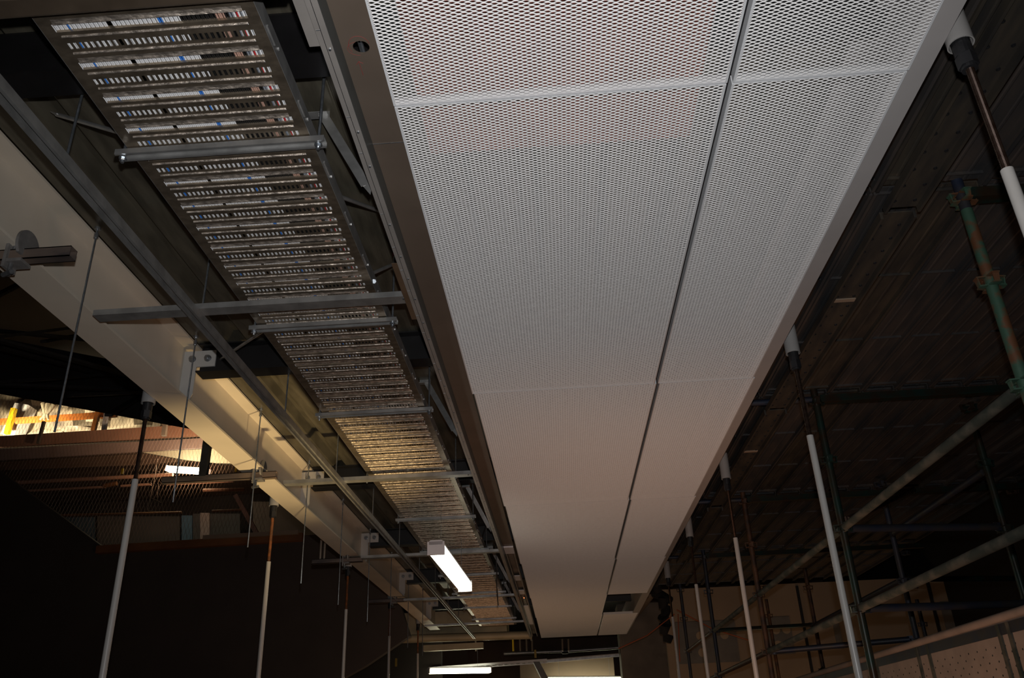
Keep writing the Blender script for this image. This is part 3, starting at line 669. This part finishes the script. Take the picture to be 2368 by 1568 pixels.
for k, (u, v_, w_) in enumerate([(-0.10, 0.18, 0.055), (0.0, 0.16, 0.06), (0.11, 0.14, 0.05)]):
    c.tube(base+Vector((u, 0, v_)), base+Vector((u*0.2, 0, -0.05)), w_, 10, 0.03); c.tube(base+Vector((u*0.2, 0, -0.05)), base+Vector((u*0.8-0.02, 0, -0.17)), 0.03, 8, 0.02)
tag(c.build('tied_cloth', 'cloth', smooth=True), 'white cloth knotted round a bar above the grey stake', 'cloth')
# steel fascia beam: web and bottom flange
fb = thing('fascia_beam', 'rust-pink steel edge beam crossing the lit hall behind the netting', 'steel beam', at(250, 1030, Y=13.4))
MB().prism([at(-60, 1012, Y=13.95), at(500, 978, Y=13.95), at(500, 1006, Y=13.95), at(-60, 1037, Y=13.95)], (0, 0.05, 0)).build('web', 'fascia', fb)
zs_ = at(250, 1046, Y=13.9).z
tag(MB().box(-13.9, -4.9, 14.0, 16.95, zs_, zs_+0.12).build('gallery_slab', 'brown'), 'dark underside of the gallery floor behind the rust-pink edge beam', 'slab')
fa, fb_ = at(-60, 1042, Y=13.8), at(560, 1008, Y=13.8)
MB().prism([fa, fb_, at(560, 1030, Y=13.8), at(-60, 1068, Y=13.8)], (0, 0.04, 0)).build('flange', 'fasciaflange', fb)
# board lit by the left strip light and darker soffit beside it
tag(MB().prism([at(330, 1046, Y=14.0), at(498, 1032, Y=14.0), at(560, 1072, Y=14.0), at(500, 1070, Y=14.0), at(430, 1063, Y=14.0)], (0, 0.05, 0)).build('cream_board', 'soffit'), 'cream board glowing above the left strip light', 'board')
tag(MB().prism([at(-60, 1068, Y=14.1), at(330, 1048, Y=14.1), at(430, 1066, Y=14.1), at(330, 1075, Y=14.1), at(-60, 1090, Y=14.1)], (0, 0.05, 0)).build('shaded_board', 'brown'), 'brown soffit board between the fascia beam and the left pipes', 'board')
for k, (p, q, r_, lab) in enumerate([((20, 1117), (400, 1098), 0.035, 'upper brown service pipe below the left strip light'), ((60, 1135), (245, 1126), 0.022, 'left length of the lower thin pipe in the left hall'), ((280, 1124), (350, 1120), 0.022, 'middle length of the lower thin pipe in the left hall'), ((386, 1120), (540, 1113), 0.022, 'right length of the lower thin pipe in the left hall'), ((540, 1105), (560, 1104), 0.04, 'short fat pipe end beside the girder clamp'), ((470, 1134), (565, 1132), 0.03, 'pale pipe below the girder clamp'), ((240, 1124), (270, 1118), 0.04, 'pipe joint in the left hall'), ((135, 1192), (420, 1185), 0.02, 'thin brown rail over the grey boards'), ((490, 1182), (560, 1179), 0.02, 'thin brown rail beside the diagonal prop')]):
    a = at(*p, Y=13.6); b = at(*q, Y=13.6); tag(MB().tube(a, b, r_, 10).build('service_pipe', 'fascia' if k < 6 else 'timber', smooth=True), lab, 'pipe')
for k, (x0, x1, yt, yb, m, lab) in enumerate([(140, 218, 1196, 1300, 'bluepanel', 'slate-blue board at the left end above the hoarding'), (225, 415, 1194, 1300, 'greyboard', 'broad grey-brown board behind the netting above the hoarding'), (420, 444, 1192, 1300, 'bluepanel2', 'narrow light-blue upright board above the hoarding'), (446, 555, 1188, 1300, 'greyboard', 'grey board with a paler stripe, left of the diagonal prop'), (463, 484, 1186, 1300, 'fasciaflange', 'pale pinkish upright strip on the grey board')]):
    if m == 'bluepanel2': MT[m] = mat('light_blue_board', (0.08, 0.13, 0.18), 0.6)
    Y_ = 15.9 if k != 4 else 15.8
    tag(MB().prism([at(x0, yt, Y=Y_), at(x1, yt, Y=Y_), at(x1, yb, Y=Y_), at(x0, yb, Y=Y_)], (0, 0.04, 0)).build('wall_board', m), lab, 'board')
tag(MB().bar(at(225, 1272, Y=12.95), at(700, 1242, Y=12.95), 0.10, 0.12).build('timber_capping', 'timber'), 'long orange-brown timber capping on top of the black hoarding', 'timber')
tag(MB().bar(at(470, 1243, Y=12.8), at(690, 1231, Y=12.8), 0.05, 0.06).build('timber_batten', 'soffit2' if 'soffit2' in MT else 'plaster'), 'paler short timber batten lying on the capping', 'timber')
obar((545, 1145), (600, 1245), 13.6, 0.07, 'fascia', 'diagonal_prop', 'thin reddish diagonal prop right of the netting', 'prop')
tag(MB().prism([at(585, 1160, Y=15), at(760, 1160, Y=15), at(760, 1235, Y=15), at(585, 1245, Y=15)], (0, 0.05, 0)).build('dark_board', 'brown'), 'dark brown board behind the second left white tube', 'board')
for px, py, lab in ((283, 1090, 'small yellow clip hanging at the middle of the netting'), (546, 1085, 'small yellow clip beside the dark upright post')):
    p = at(px, py, Y=13.2); tag(MB().box(p.x-0.02, p.x+0.02, p.y-0.01, p.y+0.01, p.z-0.05, p.z+0.05).build('yellow_clip', 'dimyellow', bevel=0.005), lab, 'clip')
# wire netting: hexagonal-ish diamonds
nm = MB(); YN = 13.3; A = at(-20, 900, Y=YN); B = at(620, 1260, Y=YN)
xa_, xb_ = A.x, B.x; za_, zb_ = B.z, A.z; st = 0.062; hgt = 0.095
col = int((xb_-xa_)/st); row = int((zb_-za_)/hgt)
def tri(p, q, r_): 
    a = Vector(p); b = Vector(q); d = (b-a).normalized(); u = d.cross(Vector((0, 1, 0)))*r_; i = len(nm.v)
    w_ = Vector((0, r_, 0))
    for e in (a, b): nm.v.extend([tuple(e+u), tuple(e-u*0.5+w_), tuple(e-u*0.5-w_)])
    nm.f.extend([(i, i+1, i+4, i+3), (i+1, i+2, i+5, i+4), (i+2, i, i+3, i+5)])
for j in range(row):
    for i in range(col):
        x = xa_+i*st+(st/2 if j % 2 else 0); z = zb_-j*hgt
        tri((x, YN, z), (x-st/2, YN, z-hgt), 0.0019); tri((x, YN, z), (x+st/2, YN, z-hgt), 0.0019)
tag(nm.build('wire_netting', 'wire'), 'hexagonal wire netting stretched across the lit hall on the left', 'netting')
lad = MB()
for (p, q) in (((352, 1055), (365, 1062)), ((364, 1062), (355, 1120)), ((355, 1089), (368, 1091)), ((340, 1115), (353, 1121)), ((368, 1112), (374, 1119)), ((367, 1119), (363, 1150)), ((348, 1151), (372, 1162)), ((345, 1182), (360, 1183)), ((355, 1121), (340, 1180))): lad.tube(at(*p, Y=13.22), at(*q, Y=13.22), 0.007, 5)
tag(lad.build('twisted_wire', 'wire'), 'twisted loose wire dangling on the netting beside the left strip light', 'wire')

# ------------------------------------------------------------------ far end: ducts, pipes, column
tag(MB().tube(at(930, 1478, Y=15.4), at(1230, 1468, Y=15.4), 0.07, 16).build('round_duct', 'duct', smooth=True), 'thick pale round duct across the far end below the cable tray', 'duct')
tag(MB().box(-3.0, -1.0, 16.2, 16.9, 1.93, 2.35).build('box_duct', 'duct'), 'big square duct in the dark above the far round duct', 'duct')
tag(MB().bar(at(980, 1500, Y=15.7), at(1118, 1493, Y=15.7), 0.12, 0.10).build('duct_length', 'duct'), 'shorter square duct length below the far round duct', 'duct')
ct = thing('basket_tray', 'far white cable tray with slats just above the bottom strip light', 'cable tray', at(1150, 1532, Y=16.9))
a, b = at(1000, 1545, Y=16.8), at(1265, 1526, Y=16.8)
m = MB(); m.bar(a, b, 0.015, 0.04); m.bar(a+Vector((0, 0.45, 0)), b+Vector((0, 0.45, 0)), 0.015, 0.04); m.build('rails', 'lampbody', ct)
for k in range(20):
    q = k/19; p = a*(1-q)+b*q; MB().bar(p, p+Vector((0, 0.45, 0)), 0.055, 0.008).build('slat', 'lampbody', ct)
tag(MB().tube(at(1165, 1512, Y=17.2), at(1300, 1506, Y=17.2), 0.03, 10).build('steel_pipe', 'galv', smooth=True), 'left length of shiny steel pipe near the bottom of the photo', 'pipe')
tag(MB().tube(at(1314, 1506, Y=17.2), at(1430, 1498, Y=17.2), 0.03, 10).build('steel_pipe', 'galv', smooth=True), 'right length of shiny steel pipe ending at the concrete column', 'pipe')
tag(MB().tube(at(1300, 1506, Y=17.2), at(1314, 1506, Y=17.2), 0.05, 10).build('pipe_collar', 'dark', smooth=True), 'dark collar joining the two shiny pipe lengths', 'collar')
ct = thing('wire_tray', 'dark wire cable tray with teeth below the shiny steel pipe', 'cable tray', at(1350, 1520, Y=17.0))
a, b = at(1265, 1528, Y=17.0), at(1430, 1514, Y=17.0)
m = MB(); m.bar(a, b, 0.4, 0.015); m.build('tray_base', 'pipe', ct)
m = MB(); m.bar(a+Vector((0, -0.2, -0.03)), b+Vector((0, -0.2, -0.03)), 0.012, 0.045); m.build('side_wall', 'galv', ct)
for k, (px, lab) in enumerate([(1100, 'first'), (1186, 'second, yellowish'), (1202, 'third'), (1217, 'fourth'), (1230, 'fifth'), (1300, 'sixth'), (1314, 'seventh')]):
    tag(MB().tube(at(px, 1478, Y=17.0), at(px+1, 1506, Y=17.0), 0.018, 8).build('drop_rod', 'yellow' if k == 1 else 'pipe'), 'short vertical drop rod at the far end, %s from the left' % lab, 'rod', 'drop rods at the far end')
for k, (px, py, lab) in enumerate([(916, 1532, 'small yellow tag beside the fourth left white tube'), (1238, 1512, 'small yellow tag on the shiny steel pipe')]):
    p = at(px, py, Y=15.9); tag(MB().box(p.x-0.02, p.x+0.02, p.y-0.01, p.y+0.01, p.z-0.07, p.z+0.07).build('yellow_tag', 'dimyellow', bevel=0.005), lab, 'tag')
tag(MB().bar(at(1240, 1532, Y=15.6), at(1262, 1575, Y=14.6), 0.11, 0.03).build('white_bracket', 'lampbody'), 'small pale sloping bracket arm at the bottom centre of the photo', 'bracket')
tag(MB().box(-0.9, 1.05, 18.6, 18.7, 0.9, 1.62).build('lit_wall_board', 'soffitdim' if 'soffitdim' in MT else 'plaster'), 'pale board wall at the bottom of the photo left of the concrete column', 'board')
# concrete column at the end of the panels
c0 = at(1432, 1470, Y=16.6); c1 = at(1534, 1470, Y=16.6)
col_ = thing('concrete_column', 'rough concrete column at the far end of the white panels', 'column', (0.5*(c0.x+c1.x), 16.9, -H))
MB().box(c0.x, c1.x+0.35, 16.6, 17.2, -H, 2.4).build('shaft', 'concrete', col_, bevel=0.02)
MB().box(c1.x+0.16, c1.x+0.36, 16.55, 16.62, -H, 2.4).build('edge_batten', 'plaster', col_)
tag(MB().bar(at(1505, 1378, Y=15.2), at(1450, 1445, Y=16.4), 0.10, 0.06).build('corner_board', 'plaster'), 'pale board between the open ceiling gap and the column', 'board')
# dark things above the open gap
tag(MB().box(0.62, 0.63, 11.62, 13.5, 1.84, 2.1).build('gap_upstand', 'soffit'), 'bright upright strip at the left side of the open ceiling gap', 'strip')
tag(MB().bar((0.66, 12.6, 2.02), (1.1, 12.6, 2.02), 0.05, 0.06).build('gap_bracket', 'galv'), 'grey bracket inside the open ceiling gap', 'bracket')

# ------------------------------------------------------------------ scaffold on the right
XA = 1.86
def standard(x, y, m, label, z1=2.45, blue_top=False, z0=-H):
    t = thing('scaffold_standard', label, 'scaffold post', (x, y, z0), 'scaffold standards')
    MB().tube((x, y, z0), (x, y, 2.02 if blue_top else z1), 0.0242, 20).build('tube', m, t, smooth=True)
    if blue_top: MB().tube((x, y, 2.02), (x, y, z1), 0.0235, 20).build('spigot_tube', 'blue', t, smooth=True)
    for z in (0.20, 0.70, 1.20, 1.66, 2.08):
        b = MB()
        for a in (0, 90, 180, 270):
            c, s_ = math.cos(math.radians(a)), math.sin(math.radians(a)); d = Vector((c, s_, 0)); n_ = Vector((-s_, c, 0))
            p = Vector((x, y, z))+d*0.024
            b.prism([p-n_*0.022+Vector((0, 0, 0.022)), p+n_*0.022+Vector((0, 0, 0.022)), p+n_*0.016+d*0.036+Vector((0, 0, 0.022)), p-n_*0.016+d*0.036+Vector((0, 0, 0.022))], (0, 0, -0.006))
            b.prism([p-n_*0.022+Vector((0, 0, -0.018)), p+n_*0.022+Vector((0, 0, -0.018)), p+n_*0.016+d*0.030+Vector((0, 0, -0.018)), p-n_*0.016+d*0.030+Vector((0, 0, -0.018))], (0, 0, -0.006))
            b.prism([p+d*0.033+n_*0.014+Vector((0, 0, 0.022)), p+d*0.033-n_*0.014+Vector((0, 0, 0.022)), p+d*0.028-n_*0.010+Vector((0, 0, -0.022)), p+d*0.028+n_*0.010+Vector((0, 0, -0.022))], tuple(-d*0.005))
        b.build('vee_pressing', m, t)
    return t
SY = [3.12, 5.52, 8.16, 10.85, 13.3]
st_m = ['green', 'greenblk', 'rustscaf', 'blue', 'blue']
st_l = ['green rusty scaffold post with blue top at the right edge, nearest the camera', 'dark green scaffold post right behind the second white tube on the right', 'brown rusty scaffold post between the second and third right-hand white tubes', 'blue scaffold post left of the thin shiny rail', 'farthest dark scaffold post of the front row on the right']
for i, y in enumerate(SY): standard(XA, y, st_m[i], st_l[i], blue_top=(i == 0))
for (x, y, m, lab) in ((3.02, 5.80, 'greenblk', 'back-row scaffold post, dark green, nearest the right edge of the photo'), (3.05, 7.78, 'blue', 'back-row scaffold post with an upright clip, right of the second white tube'), (3.1, 10.9, 'rustscaf', 'third back-row scaffold post before the boarded wall'), (3.15, 13.4, 'rustscaf', 'farthest back-row scaffold post before the boarded wall'),
                       (4.5, 8.3, 'rustscaf', 'rusty scaffold post of the outer row near the right edge'), (4.5, 11.2, 'blue', 'outer-row scaffold post farther away')):
    standard(x, y, m, lab, z1=1.9 if x < 4 else 1.5)
def ledger(p, q, m, label, r_=0.0242, name='scaffold_tube'):
    t = thing(name, label, 'scaffold tube', p)
    p = Vector(p); q = Vector(q); d = (q-p).normalized()
    MB().tube(p+d*0.06, q-d*0.06, r_, 18).build('tube', m, t, smooth=True)
    for e, s_ in ((p, 1), (q, -1)):
        a = e+d*(0.028*s_); b = e+d*(0.075*s_)
        MB().bar(a, b, 0.012, 0.055).build('wedge_end', m, t)
    return t
for i in range(4):
    ledger((XA, SY[i], 1.20), (XA, SY[i+1], 1.20), ['dusty', 'dusty', 'galv2' if 'galv2' in MT else 'dusty', 'rustscaf'][i], 'upper guard tube between front scaffold posts, %s bay' % nth(i))
    ledger((XA, SY[i], 0.70), (XA, SY[i+1], 0.70), ['dusty', 'dusty', 'rustscaf', 'rustscaf'][i], 'lower guard tube between front scaffold posts, %s bay' % nth(i))
ledger((XA, 0.7, 1.20), (XA, SY[0], 1.20), 'blue', 'upper guard tube leaving the right edge of the photo')
ledger((XA, 0.7, 0.70), (XA, SY[0], 0.70), 'dusty', 'lower guard tube leaving the right edge of the photo')
for i, y in enumerate(SY[:4]):
    t = thing('scaffold_transom', 'dark flat transom under the scaffold planks, %s from the camera' % nth(i), 'transom', (XA+1, y, 2.06), 'transoms under the planks')
    MB().extr([(y-0.022, 2.075), (y+0.022, 2.075), (y+0.022, 2.125), (y-0.022, 2.125)], XA+0.03, 4.6, axis='x').extr([(y-0.03, 2.07), (y+0.03, 2.07), (y+0.03, 2.078), (y-0.03, 2.078)], XA+0.03, 4.6, axis='x').build('channel', 'greenblk', t)
    if i: MB().tube((1.30, y, 2.10), (XA-0.03, y, 2.10), 0.022, 10).build('stub', 'blue', t, smooth=True)
ledger((XA, SY[1], 0.70), (3.05, 5.80, 0.72), 'blue', 'low cross tube from the second front post to the back row')
ledger((XA, SY[2], 0.70), (3.05, 7.78, 0.72), 'blue', 'low dusty blue cross tube from the third front post to the back row')
ledger((XA, SY[1], 1.20), (3.02, 5.80, 1.22), 'blue', 'cross tube at guard height from the second front post')
ledger((XA, SY[3], 1.20), (3.1, 10.9, 1.22), 'greenblk', 'cross tube at guard height from the fourth front post')
ledger((3.05, 7.78, 1.22), (4.5, 8.3, 1.25), 'greenblk', 'cross tube at guard height to the outer row')
ledger((3.02, 5.80, 1.62), (3.05, 7.78, 1.62), 'blue', 'high tube between the first two back-row posts')
ledger((3.05, 7.78, 1.22), (3.1, 10.9, 1.22), 'blue', 'guard tube between the second and third back-row posts')
ledger((XA+0.06, SY[1]+0.10, 1.27), (3.4, 7.9, 2.05), 'rustscaf', 'rusty sloping scaffold brace rising to the right')
ledger((XA, SY[2], 0.20), (3.1, 10.9, 0.72), 'rustscaf', 'low rusty cross tube in front of the boarded wall')
# plank soffit
def plank_mesh(L):
    b = MB(); w = 0.225; t = 0.0025
    pr = [(-w/2, 0.0), (-w/2+0.014, 0.0), (-w/2+0.014, 0.004), (-w/2+0.006, 0.008), (-w/2+0.006, 0.038), (-0.040, 0.038), (-0.034, 0.035), (-0.026, 0.035), (-0.020, 0.038), (0.036, 0.038), (0.042, 0.035), (0.050, 0.035), (0.056, 0.038), (w/2-0.006, 0.038), (w/2-0.006, 0.008), (w/2-0.014, 0.004), (w/2-0.014, 0.0), (w/2, 0.0), (w/2, 0.045), (-w/2, 0.045)]
    b.extr(pr, 0, L)
    for yy in (0.03, L*0.33, L*0.66, L-0.06): b.box(-w/2+0.01, w/2-0.01, yy, yy+0.006, 0.024, 0.038)
    yy = 0.08
    d = MB()
    return b
plm = {}
bay = [-1.9, 0.70, SY[0], SY[1], SY[2], SY[3], 13.3]
bn = ['right above the camera', 'nearest bay at the top right corner', 'second bay, above the nearest green post', 'third bay, beyond the long dark transom', 'fourth bay', 'farthest bay before the boarded wall']
for bi in range(1, len(bay)-1):
    L = bay[bi+1]-bay[bi]-0.02
    b = plank_mesh(L); me = bpy.data.meshes.new('scaffold_plank'); me.from_pydata(b.v, [], b.f); me.update(); me.materials.append(MT['plank'])
    me2 = me.copy(); me2.materials[0] = MT['plankedge']
    for k in range(14):
        x = 1.375+k*0.232+(0.0 if k else 0)
        if bi > 2 and x > 4.4: continue
        m_ = me2 if (k*7+bi*3) % 5 == 0 else me
        o = bpy.data.objects.new('scaffold_plank', m_); COL.objects.link(o); o.location = (x, bay[bi]+0.01, 2.135+H+0.001*((k*5+bi) % 3)); ORG[o.name] = Vector((x, bay[bi], 2.135))
        tag(o, 'grey steel scaffold plank seen from below, in the %s' % bn[bi] if bi > 0 else 'plank', 'scaffold plank', 'steel planks, %s' % bn[bi])
# perforated plank set on edge along the front posts
b = MB(); x0, x1, z = 1.50, 1.655, 2.045
for (ya, yb) in ((0.2, 3.10), (3.14, 5.5), (5.54, 8.1), (8.2, 10.8)):
    b = MB(); b.extr([(x0, z-0.03), (x0+0.012, z-0.03), (x0+0.012, z), (x1-0.012, z), (x1-0.012, z-0.03), (x1, z-0.03), (x1, z+0.006), (x0, z+0.006)], ya, yb)
    i = {0.2: 0, 3.14: 1, 5.54: 2, 8.2: 3}[ya]
    t = thing('perforated_plank', 'long dark perforated steel channel hung lower beside the white panels, %s bay' % nth(i), 'perforated plank', (1.58, (ya+yb)/2, z-0.03), 'lower perforated channels')
    b.build('channel', 'plankedge', t)
    h = MB(); yy = ya+0.1
    while yy < yb-0.05:
        for xx in (x0+0.035, x1-0.035):
            h.pipe((xx, yy, z-0.0035), (xx, yy, z), 0.008, 0.0045, 10); h.tube((xx, yy, z-0.0008), (xx, yy, z-0.0002), 0.0045, 8)
        yy += 0.11
    h.build('punched_holes', 'dark', t)['kind'] = 'stuff'
    if i in (1, 2): MB().box(x0+0.02, x1-0.02, (ya+yb)/2-0.4, (ya+yb)/2-0.37, z-0.008, z-0.001).build('cross_bar', 'plaster', t)
# perforated guard panel standing on edge at the bottom right
lp = thing('guard_panel', 'pale perforated guard panel with a rounded top rail at the bottom right corner', 'guard panel', (2.5, 6.4, -0.40))
MB().tube((2.49, 2.9, 0.575), (2.49, 10.4, 0.545), 0.024, 14).build('top_rail', 'deckpale', lp, smooth=True)
MB().box(2.50, 2.512, 2.9, 10.4, -0.40, 0.56).build('panel_sheet', 'deckpale', lp)
MB().box(2.492, 2.50, 2.9, 10.4, 0.475, 0.535).build('edge_strip', 'blue', lp)
rb = MB()
for px in (2023, 2124, 2150, 2327, 2352, 1900): q = at(px, 1500, X=2.5); rb.box(2.488, 2.50, q.y, q.y+0.035, -0.40, 0.535)
rb.build('cover_strips', 'dusty', lp)
h = MB(); y = 3.0; r_i = 0
while y < 9.0:
    for k in range(9): zz = 0.42-k*0.075-(0.037 if r_i % 2 else 0); h.tube((2.4985, y, zz), (2.501, y, zz), 0.006, 6)
    y += 0.06; r_i += 1
h.build('perforations', 'dark', lp)['kind'] = 'stuff'
# boarded wall behind the scaffold
MB().box(1.75, 6.5, 14.9, 15.05, -H, 2.35).build('wall_boarded', 'plaster')['kind'] = 'structure'
for i, (p, q, lab) in enumerate([((1560, 1440), (1712, 1530), 'large grey plaster patch with filler spots low on the boarded wall'), ((1765, 1428), (1840, 1512), 'grey plaster patch with three filler spots in the middle of the boarded wall'), ((2172, 1392), (2285, 1452), 'grey plaster patch with two filler spots, right side of the boarded wall'), ((1925, 1440), (1952, 1500), 'small dark upright patch behind the second white tube')]):
    a = at(*p, Y=14.89); b = at(*q, Y=14.89); t = thing('wall_patch', lab, 'wall patch', (min(a.x, b.x), 14.89, min(a.z, b.z)))
    MB().box(a.x, b.x, 14.885, 14.895, b.z, a.z).build('patch', 'patch', t)
    if i < 3:
        for (u, v_) in ((0.4, 0.35), (0.8, 0.35), (0.4, 0.75)):
            c = Vector((a.x+(b.x-a.x)*u, 14.884, a.z+(b.z-a.z)*v_)); MB().tube(c, c+Vector((0, -0.003, 0)), 0.07, 14).build('filler_spot', 'putty', t)
for i, px in enumerate((1845, 2150, 2330)):
    a = at(px, 1370, Y=14.88); tag(MB().box(a.x-0.02, a.x+0.02, 14.86, 14.9, -0.3, 2.3).build('wall_stud', 'dark'), 'thin dark upright strip on the boarded wall, %s from the left' % nth(i), 'strip')
# orange straps and dark bundle near the far right end of the panels
bd = MB(); c = at(1535, 1400, Y=13.6)
for k in range(7): a = c+Vector((rnd.uniform(-0.12, 0.12), rnd.uniform(-0.1, 0.1), 0.35-0.13*k)); b_ = c+Vector((rnd.uniform(-0.1, 0.14), rnd.uniform(-0.1, 0.1), 0.18-0.12*k)); bd.tube(a, b_, 0.09, 9, 0.06)
tag(bd.build('dark_bundle', 'void', smooth=True), 'black bundle hanging beside the far end of the panels, right of the column', 'bundle')
for i, (p, q, lab) in enumerate([((1565, 1410), (1730, 1480), 'thin orange strap sloping down to the right of the black bundle'), ((1430, 1500), (1560, 1420), 'thin orange strap sloping down to the left across the column'), ((1568, 1420), (1572, 1530), 'thin orange strap hanging straight down beside the bundle')]):
    a = at(*p, Y=13.4); b = at(*q, Y=13.4); m_ = (a+b)/2+Vector((0, 0, -0.06 if i < 2 else 0)); tag(MB().path([a, m_, b], 0.008, 6).build('orange_strap', 'strap'), lab, 'strap')
# dangling cables near the hanging lamp
for i, pts in enumerate([[(1090, 1190), (1085, 1230), (1078, 1270), (1085, 1275)], [(1097, 1215), (1125, 1212), (1117, 1235), (1113, 1260)], [(1150, 1310), (1148, 1345), (1152, 1400)]]):
    tag(MB().path([at(px, py, Y=8.2+0.1*k) for k, (px, py) in enumerate(pts)], 0.006, 6).build('loose_cable', 'dark'), ['loose dark cable looping down right of the hanging lamp', 'loose cable bent over the tray edge above the lamp', 'thin loose cable hanging over the far tray'][i], 'cable')
